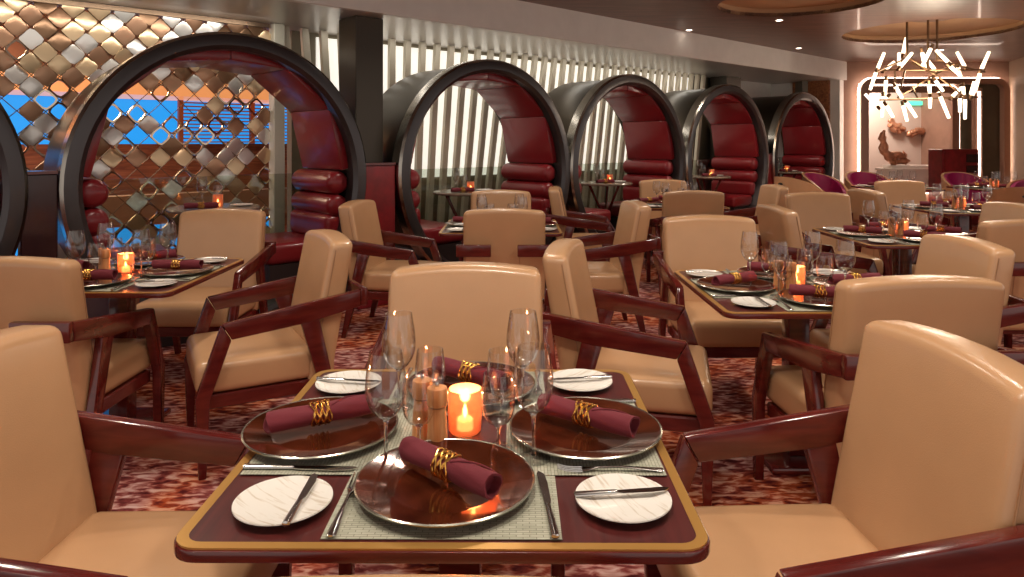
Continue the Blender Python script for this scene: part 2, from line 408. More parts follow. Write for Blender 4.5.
# ------------------------------------------------------------------ mirrored lattice
def lattice():
    root = empty('lattice_screen', wp(0, 6.15), WA)
    P = .176; tiles = []
    t0, t1, z0, z1 = .1, 2.68, .10, SOF - .02
    nx = int((t1 - t0) / (P / 2)); nz = int((z1 - z0) / (P / 2))
    b = BM()
    for i in range(nx + 1):
        for j in range(nz + 1):
            if (i + j) % 2: continue
            x = t0 + i * P / 2; z = z1 - .03 - j * P / 2
            h = P / 2
            for s in (1, -1):
                x2 = x + h * s
                if t0 - .01 <= x2 - 0 and z - h > z0 - .05:
                    tube(b, [(x + s * .0, 0, z - h * 0 + h), (x2, 0, z)], .0034, 4)
            tiles.append((x, z))
    finish('wire_grid', b, 'wire', root)
    rr = random.Random(11); real = []
    for (x, z) in tiles:
        hi = z > 1.83
        u = rr.random()
        kind = 'solid' if u < (.92 if hi else .45) else ('frame' if u < (.98 if hi else .74) else None)
        if not kind: continue
        mt = rr.choice(['mirror_silver', 'mirror_silver', 'mirror_gold', 'mirror_gold', 'mirror_bronze', 'mirror_bronze', 'mirror_dark']) if kind == 'solid' else 'tile_frame'
        w = wp(x, 6.15, z); pu = 512 + 700 * w[0] / w[1]; pv = 141 - 700 * (z - CAM_H) / w[1]
        vis = 0 < pu < 300 and 0 < pv < 270
        real.append((0 if vis else 1, w[1], x, z, kind, mt))
    real.sort()
    def one(b, x, z, kind, mat=None):
        s = P / 2 * .93; t = BM()
        tx, tz, tw = rr.uniform(-.22, .22), rr.uniform(-.22, .22), rr.uniform(.1, .45)
        n = 6; pts = []
        for k in range(4):
            a0 = PI / 2 * k; a1 = a0 + PI / 2
            p0 = Vector((math.cos(a0), math.sin(a0))) * s; p1 = Vector((math.cos(a1), math.sin(a1))) * s
            for q in range(n):
                f = (q + .0) / n; f = .09 + f * .82 if q else .09
                pp = p0.lerp(p1, f); bul = 1 + .10 * math.sin(PI * f); pts.append(pp * bul)
        if kind == 'solid':
            loops = []
            for sc, dy in ((1, .000), (.86, -.008), (.4, -.014)):
                loops.append([t.verts.new((p.x * sc, dy * tw, p.y * sc)) for p in pts])
            c = t.verts.new((0, -.015 * tw, 0)); m_ = len(pts)
            for A, Bq in zip(loops, loops[1:]):
                for k in range(m_): t.faces.new((A[k], A[(k + 1) % m_], Bq[(k + 1) % m_], Bq[k]))
            for k in range(m_): t.faces.new((loops[-1][k], loops[-1][(k + 1) % m_], c))
            bk = [t.verts.new((p.x, .006, p.y)) for p in pts]
            for k in range(m_): t.faces.new((loops[0][k], bk[k], bk[(k + 1) % m_], loops[0][(k + 1) % m_]))
            t.faces.new(bk)
        else:
            ring_prism(t, [(p.x, p.y) for p in pts], [(p.x * .8, p.y * .8) for p in pts], -.008, .008, 'y')
        Rm = Matrix.Rotation(tx, 4, 'X') @ Matrix.Rotation(tz, 4, 'Z')
        for v in t.verts: v.co = Rm @ v.co + Vector((x, 0, z))
        bmesh.ops.recalc_face_normals(t, faces=t.faces[:]); merge(b, t, mat)
    for (_, _, x, z, kind, mt) in real[:98]:
        b = BM(); one(b, x, z, kind); finish('tile', b, mt, root)
    keys = ['mirror_silver', 'mirror_gold', 'mirror_bronze', 'mirror_dark', 'tile_frame']
    b = BM()
    for (_, _, x, z, kind, mt) in real[98:]: one(b, x, z, kind, keys.index(mt))
    o = finish('tile', b, keys, root); o['kind'] = 'stuff'
    b = BM(); box(b, t0 - .1, t1 + .0, -.03, .03, .0, .06); finish('frame_rail', b, 'wire', root, smooth=False); b = BM(); box(b, t0 - .1, t1, -.03, .03, SOF - .04, SOF - .003); finish('frame_rail', b, 'wire', root, smooth=False)
    tag(root, 'screen of gold, silver and bronze mirrored diamond tiles behind the arched booths', 'screen')
lattice()

# ------------------------------------------------------------------ slatted screen
def slats():
    root = empty('slat_screen', wp(0, 6.15), WA)
    k = 0; t = 2.95
    while t < 9.7:
        z0 = 2.02 if t < 3.2 else .02
        b = BM(); lean = max(-.16, min(.16, (t - 3.9) * .10))
        def fn(c, t=t): return (c.x + lean * (c.z - 1.2), c.y, c.z)
        box(b, t - .036, t + .036, -.025, .025, z0, SOF - .004, .004, 1, fn=fn)
        finish('slat', b, 'slat_cream', root, smooth=False)
        t += .172; k += 1
    b = BM(); box(b, 3.2, 9.75, -.09, .09, 0, .02); finish('base_rail', b, 'slat_rail_olive', root, smooth=False)
    tag(root, 'wall of leaning cream vertical slats behind the second and third arches', 'screen')
slats()
light('AREA', 'slat_fill_light', wp(6.3, 5.92, SOF - .02), 10, (1, .95, .85), 6.4, size_y=.06).rotation_euler = (math.radians(14), 0, WA)  # unseen area light added to brighten the slats
light('AREA', 'lattice_fill_light', wp(1.3, 5.80, SOF - .02), 8, (1, .92, .80), 2.6, size_y=.06).rotation_euler = (math.radians(25), 0, WA)  # added fill for the mirrored tiles, no visible fitting
light('AREA', 'outer_room_fill', wp(0, 9.3, 2.9), 170, (1, .75, .5), 3, size_y=.5)  # warm fill added to lift the room behind the lattice

# ------------------------------------------------------------------ arched booths
RO = 1.075; CZ = 1.085
def booth_mesh():
    root = empty('arched_booth')
    def cut(bm_):   # flatten what lies below the floor
        for v in bm_.verts:
            if v.co.z < .004: v.co.z = .004
    b = BM(); lathe(b, [(RO - .02, .0), (RO - .05, -.006), (RO - .095, -.006), (RO - .125, .022), (RO - .125, .13), (RO - .02, .13)], 72, 'y', (0, 0, CZ), closed=True)
    cut(b); finish('arch_ring', b, 'ring_face', root, angle=25)
    b = BM(); lathe(b, [(RO, .022), (RO - .0195, .002), (RO - .0195, .13), (RO, .13)], 72, 'y', (0, 0, CZ), closed=True)
    cut(b); finish('ring_edge', b, 'ring_steel', root, angle=25)
    b = BM(); lathe(b, [(RO - .045, .131), (RO - .045, .86), (RO - .10, .86), (RO - .10, .131)], 72, 'y', (0, 0, CZ), closed=True)
    cut(b); finish('shell', b, 'shell_bronze', root, angle=25)
    # faceted upholstered lining; open at the back
    ri = RO - .101
    def out(a): return (ri * math.cos(math.radians(a)), ri * math.sin(math.radians(a)))
    segs = [(90, 62), (62, 34), (34, 4.5)]
    for s in (1, -1):
        inn = {90: (0, .885), 62: (.42, .845), 34: (.775, .55), 4.5: (.89, .06)}
        for (a, c) in segs:
            n = 6; o_ = [out(a + (c - a) * k / n) for k in range(n + 1)]
            p0, p1 = inn[a], inn[c]
            pts = [(s * x, z + CZ) for x, z in o_] + [(s * p1[0], p1[1] + CZ), (s * p0[0], p0[1] + CZ)]
            b = BM(); prism(b, pts, .10, .80, 'y', .012, 2); finish('lining_panel', b, 'red_leather', root, angle=40)
        for zc, rr_, xx in ((1.045, .095, .87), (.86, .092, .865)):
            b = BM(); lathe(b, [(0, .10), (rr_ * .6, .10), (rr_ * .92, .122), (rr_, .16), (rr_, .76), (rr_ * .9, .79), (0, .80)], 24, 'y', (s * xx, 0, zc)); finish('headrest_roll', b, 'red_leather', root, angle=60)
        b = BM(); x0, x1 = (.76, .90) if s > 0 else (-.90, -.76); box(b, x0, x1, .11, .80, .58, .79, .05, 4, (2, 4, 4)); finish('seat_back', b, 'red_leather', root, angle=60)
        b = BM(); x0, x1 = (.27, .80) if s > 0 else (-.80, -.27); box(b, x0, x1, .11, .80, .44, .60, .045, 4); finish('seat_cushion', b, 'red_leather', root, angle=60)
        b = BM(); x0, x1 = (.30, .78) if s > 0 else (-.78, -.30); box(b, x0, x1, .13, .79, .14, .439); finish('seat_base', b, 'shell_dark', root, smooth=False)
    b = BM(); box(b, -.50, .50, .02, .84, .004, .138); finish('platform', b, 'shell_dark', root, smooth=False)
    b = BM()
    t = BM(); n = 40; zt = 1.10
    pts = []
    half = math.asin((zt - CZ) / .95)
    for k in range(n + 1):
        a = half - (PI + 2 * half) * k / n
        pts.append((.95 * math.cos(a), max(.15, CZ + .95 * math.sin(a))))
    prism(b, pts, .815, .825, 'y'); finish('glass_panel', b, 'smoked_glass', root, smooth=False)
    return root
BT = [(-.36, 'cut off at the left edge'), (1.945, 'largest, lattice seen through it'), (4.40, 'second fully seen, behind the middle table'),
      (6.555, 'third fully seen in the row'), (8.71, 'fourth fully seen in the row'), (11.0, 'last and farthest in the row')]
bp_ = booth_mesh()
for k, (t, d) in enumerate(BT):
    r = bp_ if k == 0 else copy_tree(bp_)
    r.location = wp(t, 5.0); r.rotation_euler.z = WA
    tag(r, 'round arched red leather booth, ' + d, 'booth', 'arched booths along the wall')
    light('SPOT', 'booth_lamp', wp(t, 5.45, CZ + .84), 11, (1, .8, .66), .05, wp(t + .25, 5.40, .5), 2.7, .8)
bpy.context.view_layer.update()
# dividers between arches
for (t0, t1, lab) in ((.68, .87, 'near-black divider panel between the cut-off booth and the largest booth'), (2.96, 3.32, 'tall red divider panel between the largest booth and the second booth'),
                (9.70, 9.99, 'dark red divider panel between the fourth and last booths')):
    b = BM(); box(b, t0, t1, 5.06, 5.17, 0, 1.18, .006, 1)
    o = finish('divider_panel', b, 'dark_plinth' if t0 < 1 else 'red_panel', smooth=False)
    for v in o.data.vertices: v.co.x -= t0; v.co.y -= 5.1
    q = BM(); box(q, 0, t1 - t0, -.05, .08, 1.181, 1.20); finish('top_cap', q, 'mahogany', o, smooth=False)
    o.location = wp(t0, 5.1); o.rotation_euler.z = WA; tag(o, lab, 'divider')

# booth tables
def booth_table():
    r = empty('booth_table')
    b = BM(); lathe(b, [(0, .715), (.30, .715), (.325, .722), (.33, .735), (.322, .745), (0, .745)], 40); finish('tabletop', b, 'stone_table', r)
    for k in range(3):
        a = 2 * PI * k / 3 + .4
        b = BM(); tube(b, [(.2 * math.cos(a), .2 * math.sin(a), .715), (.02 * math.cos(a), .02 * math.sin(a), .33), (-.06 * math.cos(a), -.06 * math.sin(a), .25), (-.22 * math.cos(a), -.22 * math.sin(a), .0)], .016, 8)
        finish('leg', b, 'mahogany', r)
    b = BM(); lathe(b, [(0, .27), (.04, .27), (.04, .30), (0, .30)], 16); finish('leg_collar', b, 'brass_inlay', r)
    return r
BTL = []
bt = booth_table()
nm = ['cut-off', 'largest', 'second', 'third', 'fourth', 'last']
for k in range(1, 6):
    r = bt if k == 1 else copy_tree(bt)
    r.location = wp(BT[k][0] + (0 if k < 4 else .1), 5.44, .139); r.rotation_euler.z = .3 * k
    tag(r, 'small round stone-topped table inside the %s arched booth' % nm[k], 'table', 'round booth tables'); BTL.append((k, r.location.copy()))

# ------------------------------------------------------------------ dining chair
def make_chair(leather):
    root = empty('dining_chair')
    def bfn(c):
        z = c.z; lean = max(0, z - .40) * .20
        y = c.y; bow = .35 * y * y
        top = .022 * (1 - (y / .28) ** 2) * max(0, (z - .5) / .43)
        th = 1 - .12 * max(0, (z - .5) / .43)
        return ((c.x + .0) * th - lean + bow * .6, y * (1 - .02 * max(0, (z - .6))), z + top)
    b = BM(); box(b, -.12, 0, -.27, .27, .30, .92, .028, 4, (0, 8, 6), bfn); finish('backrest', b, leather, root, angle=50)
    bk = [o for o in COL.objects if o.parent == root][-1]
    for s in (-1, 1):
        b = BM(); pts = []
        for k in range(13):
            z = .33 + .56 * k / 12; pts.append(bfn(Vector((-.030, s * .2715, z))))
        tube(b, pts, .0022, 5); finish('seam', b, 'seam_leather', bk)
    for yy in (-.10, .10):
        b = BM(); tube(b, [bfn(Vector((-.1212, yy, .32 + .33 * k / 8))) for k in range(9)], .002, 5); finish('seam', b, 'seam_leather', bk)
    def sfn(c):
        cr = .012 * (1 - (c.y / .27) ** 2) * (1 if c.z > .4 else 0)
        return (c.x, c.y, c.z + cr * math.sin(PI * min(1, max(0, c.x / .5))))
    b = BM(); box(b, -.02, .47, -.266, .266, .325, .462, .035, 4, (6, 6, 0), sfn); finish('seat', b, leather, root, angle=50)
    b = BM(); box(b, -.06, .43, -.264, .264, .265, .324, .006, 1); finish('seat_rail', b, 'mahogany', root, smooth=False)
    for s in (-1, 1):
        a0, a1 = (s * .273, s * .310); lo, hi = min(a0, a1), max(a0, a1)
        b = BM(); prism(b, [(.372, .622), (-.212, .708), (-.212, .635), (.02, .588), (.335, .556)], lo, hi, 'y', .005, 2); finish('armrest', b, 'mahogany', root, angle=30)
        b = BM(); prism(b, [(.374, .620), (.336, .554), (.372, .45), (.418, .32), (.432, 0), (.462, 0), (.474, .33), (.43, .46)], lo, hi, 'y', .005, 2); finish('leg', b, 'mahogany', root, angle=30)
        b = BM(); prism(b, [(.055, .595), (-.025, .61), (-.098, .28), (-.150, 0), (-.118, 0), (-.035, .28)], lo + .002, hi - .002, 'y', .005, 2); finish('leg', b, 'mahogany', root, angle=30)
        y0, y1 = (.085, .310) if s > 0 else (-.310, -.085)
        b = BM(); box(b, -.245, -.2125, y0, y1, .636, .714, .006, 2); finish('back_rail', b, 'mahogany', root, angle=30)
    return root
CH = [ # x, y, facing deg, leather, label
    (-1.04, 1.50, 0, 'cream_leather', 'large cream leather armchair at the left side of the nearest table'),
    (.83, 1.54, 183, 'cream_leather', 'large cream leather armchair at right side of the nearest table, seen from its front'),
    (-.165, 2.38, -90, 'cream_leather', 'cream leather armchair at the far side of the nearest table, facing the camera'),
    (-.10, .836, 90, 'cream_leather', 'cream armchair top edge just visible at the bottom below the nearest table'),
    (1.33, 2.44, 94, 'cream_leather', 'cream armchair seen from behind at the near side of the second right table'),
    (-1.94, 2.82, 90, 'cream_leather', 'cream armchair seen from behind at the near side of the left table'),
    (-1.02, 3.34, 209, 'cream_leather', 'cream armchair angled away at the right side of the left table'),
    (-1.88, 4.42, -90, 'cream_leather', 'tan brown armchair at the far side of the left table below the lattice'),
    (.365, 3.02, -13, 'cream_leather', 'cream armchair at the left side of the second right table'),
    (1.17, 4.03, -90, 'cream_leather', 'cream armchair at the far side of the second right table, facing the camera'),
    (1.93, 3.20, 180, 'cream_leather', 'cream armchair at right side of the second right table, cut by the right edge'),
    (-1.01, 5.19, -8, 'cream_leather', 'cream armchair at left side of the middle table before the second arch'),
    (.765, 5.12, 184, 'cream_leather', 'cream armchair at right side of the middle table before the third arch'),
    (-.05, 4.74, 90, 'cream_leather', 'tan armchair seen from behind at the near side of the middle table'),
    (-.10, 6.2, -90, 'cream_leather', 'cream armchair at the far side of the middle table under the second arch'),
    (.56, 6.78, -6, 'cream_leather', 'small cream armchair facing right beneath the second arch, left of the rear table'),
    (1.63, 6.42, 90, 'cream_leather', 'tan armchair seen from behind at the near side of the rear middle table'),
    (1.74, 7.95, -90, 'cream_leather', 'tan armchair at the far side of the rear middle table under the third arch'),
    (2.52, 7.1, 180, 'cream_leather', 'cream armchair facing left at the right side of the rear middle table'),
    (1.95, 4.80, 0, 'cream_leather', 'brownish armchair seen from behind at the left side of the third right table'),
    (2.64, 5.92, -90, 'cream_leather', 'cream armchair at far side of the third right table'),
    (3.44, 5.0, 180, 'cream_leather', 'cream armchair at the right side of the third right table near the edge'),
    (2.93, 4.10, 90, 'cream_leather', 'shaded armchair back at the near side of the third right table, right edge'),
    (3.40, 6.45, 0, 'cream_leather', 'brownish armchair seen from behind at the left of the fourth right table'),
    (4.38, 7.78, -90, 'cream_leather', 'cream armchair at the far side of the fourth right table below the chandelier'),
]
protos = {}
for (x, y, a, lm, lab) in CH:
    if lm not in protos: protos[lm] = r = make_chair(lm); bpy.context.view_layer.update()
    else: r = copy_tree(protos[lm])
    r.location = (x, y, 0); r.rotation_euler.z = math.radians(a); tag(r, lab, 'chair', 'leather dining armchairs')

# tub chairs
def tub_chair(outer):
    r = empty('tub_chair')
    n = 36
    def shell(ro, ri, grow):
        b = BM(); t = BM(); A = []
        for k in range(n + 1):
            a = math.radians(-125 + 250 * k / n); f = abs(-125 + 250 * k / n) / 125
            zt = .90 - .27 * (f ** 2.2) + grow
            ca, sa = -math.cos(a), math.sin(a)
            A.append([t.verts.new((ri * ca, ri * sa, .30)), t.verts.new((ro * ca, ro * sa, .30)), t.verts.new((ro * ca * (1.05), ro * sa * 1.05, zt)), t.verts.new((ri * ca * 1.05, ri * sa * 1.05, zt))])
        hole = []
        for k in range(n):
            for q in range(4):
                t.faces.new((A[k][q], A[k + 1][q], A[k + 1][(q + 1) % 4], A[k][(q + 1) % 4]))
        t.faces.new(A[0]); t.faces.new(A[-1][::-1])
        merge(b, t); return b
    finish('back_shell', shell(.32, .285, 0), outer, r, angle=50)
    finish('inner_pad', shell(.284, .24, -.012), 'magenta_leather', r, angle=50)
    b = BM(); lathe(b, [(0, .30), (.235, .30), (.237, .33), (.237, .44), (.215, .46), (0, .465)], 32); finish('seat', b, 'magenta_leather', r)
    b = BM(); prism(b, [(.045 * math.cos(2 * PI * k / 20), .018 * math.sin(2 * PI * k / 20) + .80) for k in range(20)], -.3365, -.3325, 'x'); finish('handle_slot', b, 'black_metal', r)
    b = BM(); lathe(b, [(0, .275), (.3, .275), (.3, .299), (0, .299)], 32); finish('seat_ring', b, 'mahogany', r)
    for k in range(4):
        a = PI / 4 + PI / 2 * k
        b = BM(); tube(b, [(.2 * math.cos(a), .2 * math.sin(a), .28), (.26 * math.cos(a), .26 * math.sin(a), 0)], .018, 8, radii=[.02, .012]); finish('leg', b, 'mahogany', r)
    return r
TUB = [(3.95, 9.6, 20, 'cream_leather', 'cream and magenta tub chair with handle slot in front of the last arch'),
       (4.75, 10.6, -60, 'cream_leather', 'magenta tub chair with sloping sides beside the cream one by the last arch'),
       (5.55, 10.9, -90, 'cream_leather', 'magenta tub chair at left before the lit mirror niche'),
       (6.95, 10.7, -90, 'cream_leather', 'dark magenta tub chair before the plum cabinet'),
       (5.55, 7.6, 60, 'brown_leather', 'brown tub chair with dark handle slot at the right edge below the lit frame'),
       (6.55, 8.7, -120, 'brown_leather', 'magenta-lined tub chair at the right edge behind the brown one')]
tp = {}
for (x, y, a, lm, lab) in TUB:
    if lm not in tp: tp[lm] = r = tub_chair(lm); bpy.context.view_layer.update()
    else: r = copy_tree(tp[lm])
    r.location = (x, y, 0); r.rotation_euler.z = math.radians(a); tag(r, lab, 'chair', 'magenta lined tub chairs')

# ------------------------------------------------------------------ tables
TW = .875; TH = .74
def make_table():
    r = empty('dining_table')
    b = BM(); o_ = rrect(TW - .0001, TW, .05); prism(b, o_, TH - .023, TH - .003, 'z', .004, 2); finish('table_edge', b, 'mahogany', r)
    b = BM(); ring_prism(b, rrect(TW - .008, TW - .008, .046), rrect(TW - .044, TW - .044, .03), TH - .003, TH, 'z'); finish('inlay_border', b, 'brass_inlay', r, smooth=False)
    b = BM(); prism(b, rrect(TW - .0442, TW - .0442, .03), TH - .003, TH - .0004, 'z'); finish('tabletop', b, 'table_wood', r, smooth=False)
    b = BM(); box(b, -.045, .045, -.045, .045, .03, TH - .0235, .006, 2); finish('pedestal', b, 'mahogany', r)
    b = BM(); box(b, -.16, .16, -.16, .16, .0, .03, .01, 2); finish('base_plate', b, 'mahogany', r)
    return r
TAB = {  # key: x, y, name, jitter seed, full
    'F': (-.112, 1.537, 'the nearest table'), 'L': (-1.89, 3.40, 'the left table'), 'R': (1.235, 3.05, 'the second right table'),
    'M': (-.08, 5.31, 'the middle table'), 'S': (2.64, 4.74, 'the third right table'), 'T': (1.66, 7.12, 'the rear middle table'),
    'U': (4.27, 6.65, 'the fourth right table'), 'V': (5.35, 9.75, 'the far niche table'), 'W': (6.65, 9.62, 'the far table by the cabinet')}
tproto = make_table()
TLAB = {'F': 'dark mahogany square table with brass inlay edge, nearest the camera', 'L': 'dark mahogany square table at left, before the largest arched booth',
        'R': 'dark mahogany square table on the right, second from the camera', 'M': 'dark mahogany square table in the middle before the second arch',
        'S': 'dark mahogany square table on the right, third from the camera', 'T': 'small distant table behind the tan armchair below the third arch',
        'U': 'mahogany table on the right below the chandelier, fourth from camera', 'V': 'far small table in front of the lit niche and console',
        'W': 'far small table beside the plum cabinet at right'}
for i, (k, (x, y, n_)) in enumerate(TAB.items()):
    r = tproto if i == 0 else copy_tree(tproto)
    r.location = (x, y, 0); r.rotation_euler.z = math.radians(-.3 if k == 'F' else 0); tag(r, TLAB[k], 'table', 'square dining tables')

def make_mat():
    b = BM(); prism(b, [(-.195, -.41), (.195, -.41), (.195, -.10), (-.195, -.10)], 0, .0012, 'z')
    return finish('placemat', b, 'woven_mat', smooth=False)
def make_charger():
    r = empty('charger_plate')
    b = BM(); lathe(b, [(0, .0), (.085, .0), (.10, .003), (.155, .013), (.163, .0165), (.162, .0185), (.155, .0165), (.108, .0075), (.098, .0055), (0, .0055)], 64); finish('dish', b, 'amber_charger', r, angle=60)
    b = BM(); lathe(b, [(.1622, .0150), (.1655, .0155), (.1660, .0182), (.1635, .0200), (.1618, .0188)], 64, closed=True); finish('rim', b, 'charger_rim', r, angle=60)
    return r
def make_napkin():
    r = empty('rolled_napkin')
    b = BM(); t = BM(); n = 22; L_ = 30; rad = .023; rings = []
    for i in range(L_ + 1):
        x = -.115 + .23 * i / L_
        sq = 1 - .13 * math.exp(-((x + .005) / .022) ** 2)
        ring = []
        for k in range(n):
            a = 2 * PI * k / n
            w = rad * sq * (1 + .045 * math.sin(3 * a + x * 28) + .03 * math.sin(7 * a - x * 50 + 1))
            ring.append(t.verts.new((x + .004 * math.sin(a * 2), w * math.cos(a), rad + w * math.sin(a) * .95)))
        rings.append(ring)
    for A, Bq in zip(rings, rings[1:]):
        for k in range(n): t.faces.new((A[k], A[(k + 1) % n], Bq[(k + 1) % n], Bq[k]))
    for e_, sg in ((rings[0], 1), (rings[-1], -1)):
        c = Vector((e_[0].co.x, 0, rad)); prev = e_
        for sc, dx in ((.82, 0), (.72, .016), (.4, .018)):
            cur = [t.verts.new((v.co.x + sg * dx, v.co.y * sc / 1, rad + (v.co.z - rad) * sc)) for v in e_]
            for k in range(n): t.faces.new((prev[k], prev[(k + 1) % n], cur[(k + 1) % n], cur[k]))
            prev = cur
        t.faces.new(prev)
    merge(b, t); finish('cloth_roll', b, 'napkin_cloth', r, angle=60)
    b = BM()  # spiral fold edge
    pts = []
    for k in range(14):
        a = 2.2 - 1.9 * k / 13; x = .02 + .09 * k / 13
        pts.append((x, (rad + .0012) * math.cos(a), rad + (rad + .0012) * .97 * math.sin(a)))
    tube(b, pts, .0017, 5); finish('fold_edge', b, 'napkin_cloth', r)
    b = BM()
    for q in range(9):
        x0 = -.021 + q * .0045
        pts = []
        for k in range(33):
            a = 2 * PI * k / 32
            rr_ = .0232 + .0014 * math.sin(5 * a + q * 1.9)
            pts.append((x0 + .0035 * math.sin(3 * a + q * 2.1), rr_ * math.cos(a), .023 + rr_ * math.sin(a)))
        tube(b, pts, .0021, 5, caps=False)
    finish('napkin_ring', b, 'gold_ring', r)
    return r
def make_side_plate():
    b = BM(); lathe(b, [(0, 0), (.05, 0), (.056, .002), (.080, .0075), (.085, .0095), (.0845, .0115), (.078, .0100), (.055, .0055), (0, .0050)], 48)
    return finish('side_plate', b, 'speckled_porcelain', angle=60)
def flat_strip(sec, axis_pts):
    pass
def make_knife(L_=.225, name='table_knife'):
    r = empty(name)
    b = BM(); t = BM()
    secs = [(-L_ * .5, .0045, .0032), (-L_ * .495, .0068, .0045), (-L_ * .40, .0070, .0045), (-L_ * .20, .0058, .0042), (-L_ * .06, .0048, .0040)]
    rings = []
    for x, w, h in secs: rings.append([t.verts.new((x, w * math.cos(2 * PI * k / 12), .004 + h * math.sin(2 * PI * k / 12))) for k in range(12)])
    for A, Bq in zip(rings, rings[1:]):
        for k in range(12): t.faces.new((A[k], A[(k + 1) % 12], Bq[(k + 1) % 12], Bq[k]))
    t.faces.new(rings[0][::-1]); t.faces.new(rings[-1]); merge(b, t); finish('handle', b, 'cutlery_steel', r)
    b = BM(); prism(b, [(-L_ * .06, -.0045), (.0, -.0075), (L_ * .3, -.0095), (L_ * .44, -.007), (L_ * .5, .002), (L_ * .45, .0065), (-L_ * .06, .0050)], .0028, .0048, 'z'); finish('blade', b, 'cutlery_steel', r, smooth=False)
    return r
def make_fork():
    r = empty('fork'); L_ = .205
    b = BM(); t = BM(); rings = []
    for x, w, h, z in ((-.5, .004, .0016, .003), (-.49, .008, .0018, .003), (-.38, .0072, .0018, .004), (-.1, .0032, .0020, .008), (.12, .0030, .002, .007), (.2, .007, .0014, .004), (.27, .0115, .0012, .003)):
        rings.append([t.verts.new((x * L_, w * math.cos(2 * PI * k / 10), z + h * math.sin(2 * PI * k / 10))) for k in range(10)])
    for A, Bq in zip(rings, rings[1:]):
        for k in range(10): t.faces.new((A[k], A[(k + 1) % 10], Bq[(k + 1) % 10], Bq[k]))
    t.faces.new(rings[0][::-1]); t.faces.new(rings[-1]); merge(b, t); finish('handle', b, 'cutlery_steel', r)
    for q in range(4):
        y = -.0098 + q * .0065
        b = BM(); tube(b, [(.265 * L_, y, .003), (.33 * L_, y, .0025), (.42 * L_, y * .98, .004), (.5 * L_, y * .95, .009)], .0015, 6, radii=[.002, .0017, .0015, .0008]); finish('tine', b, 'cutlery_steel', r)
    return r
def make_glass(name, foot_r, stem_h, prof):
    r = empty(name)
    b = BM(); lathe(b, [(0, 0), (foot_r, 0), (foot_r, .0012), (foot_r * .6, .003), (.006, .0075), (0, .008)], 32); finish('foot', b, 'clear_glass', r, angle=70)
    b = BM(); lathe(b, [(0, .008), (.0048, .0081), (.0034, .02), (.0032, stem_h * .6), (.0042, stem_h - .008), (.009, stem_h), (0, stem_h + .002)], 16); finish('stem', b, 'solid_glass', r, angle=70)
    inner = [(max(0, q[0] - .0011), q[1] + (.0018 if i < 2 else 0)) for i, q in enumerate(prof)]
    b = BM(); lathe(b, prof + inner[::-1], 36); finish('bowl', b, 'clear_glass', r, angle=70)
    return r
WINE = [(0, .0935), (.010, .0945), (.022, .103), (.033, .119), (.0395, .139), (.0405, .158), (.0385, .184), (.0345, .210), (.0318, .2265)]
WATER = [(0, .0475), (.010, .0485), (.022, .0555), (.0315, .071), (.0350, .092), (.0345, .115), (.0325, .138), (.0305, .156)]
def make_mill():
    r = empty('wooden_mill')
    b = BM(); lathe(b, [(0, 0), (.0225, 0), (.0228, .004), (.0205, .05), (.0185, .078), (.0190, .086), (0, .086)], 28); finish('body', b, 'mill_wood', r, angle=40)
    b = BM(); lathe(b, [(0, .086), (.017, .086), (.017, .089), (0, .089)], 24); finish('groove', b, 'mill_groove', r)
    b = BM(); lathe(b, [(0, .089), (.0210, .089), (.0220, .093), (.0220, .120), (.0205, .126), (0, .128)], 28); finish('head', b, 'mill_wood', r, angle=40)
    b = BM(); lathe(b, [(0, .128), (.004, .128), (.005, .134), (.003, .138), (0, .139)], 12); finish('knob', b, 'cutlery_steel', r)
    return r
def make_candle():
    r = empty('candle_holder')
    b = BM(); lathe(b, [(0, 0), (.031, 0), (.036, .006), (.0375, .04), (.037, .095), (.0355, .096), (.0345, .094), (.035, .04), (.031, .008), (0, .007)], 36); finish('glass_cup', b, 'amber_glass', r, angle=60)
    b = BM(); lathe(b, [(0, .0075), (.018, .0075), (.018, .028), (.016, .030), (0, .030)], 20); cd = finish('candle', b, 'candle_wax', r)
    b = BM(); lathe(b, [(0, .030), (.004, .036), (.0055, .043), (.003, .052), (0, .060)], 12); finish('flame', b, 'flame', cd)
    return r
P = dict(mat=make_mat(), charger=make_charger(), napkin=make_napkin(), plate=make_side_plate(), knife=make_knife(), bknife=make_knife(.175, 'butter_knife'), fork=make_fork(),
         wine=make_glass('wine_glass', .034, .0935, WINE), water=make_glass('water_goblet', .030, .0475, WATER), mill=make_mill(), candle=make_candle())
bpy.context.view_layer.update()
used = set()
def put(kind, x, y, z, rz, label, cat, group):
    if kind in used: o = copy_tree(P[kind])
    else: o = P[kind]; used.add(kind)
    o.location = (x, y, z); o.rotation_euler = (0, 0, rz); tag(o, label, cat, group); return o
SEATS = [('near', 0), ('right', 90), ('far', 180), ('left', 270)]
NAPROT = {'F': {'near': -42, 'left': 30, 'right': -36, 'far': -36}, 'L': {'near': 0, 'left': -20, 'right': 0, 'far': 30}, 'R': {'near': -15, 'left': 30, 'right': 8, 'far': -15}}
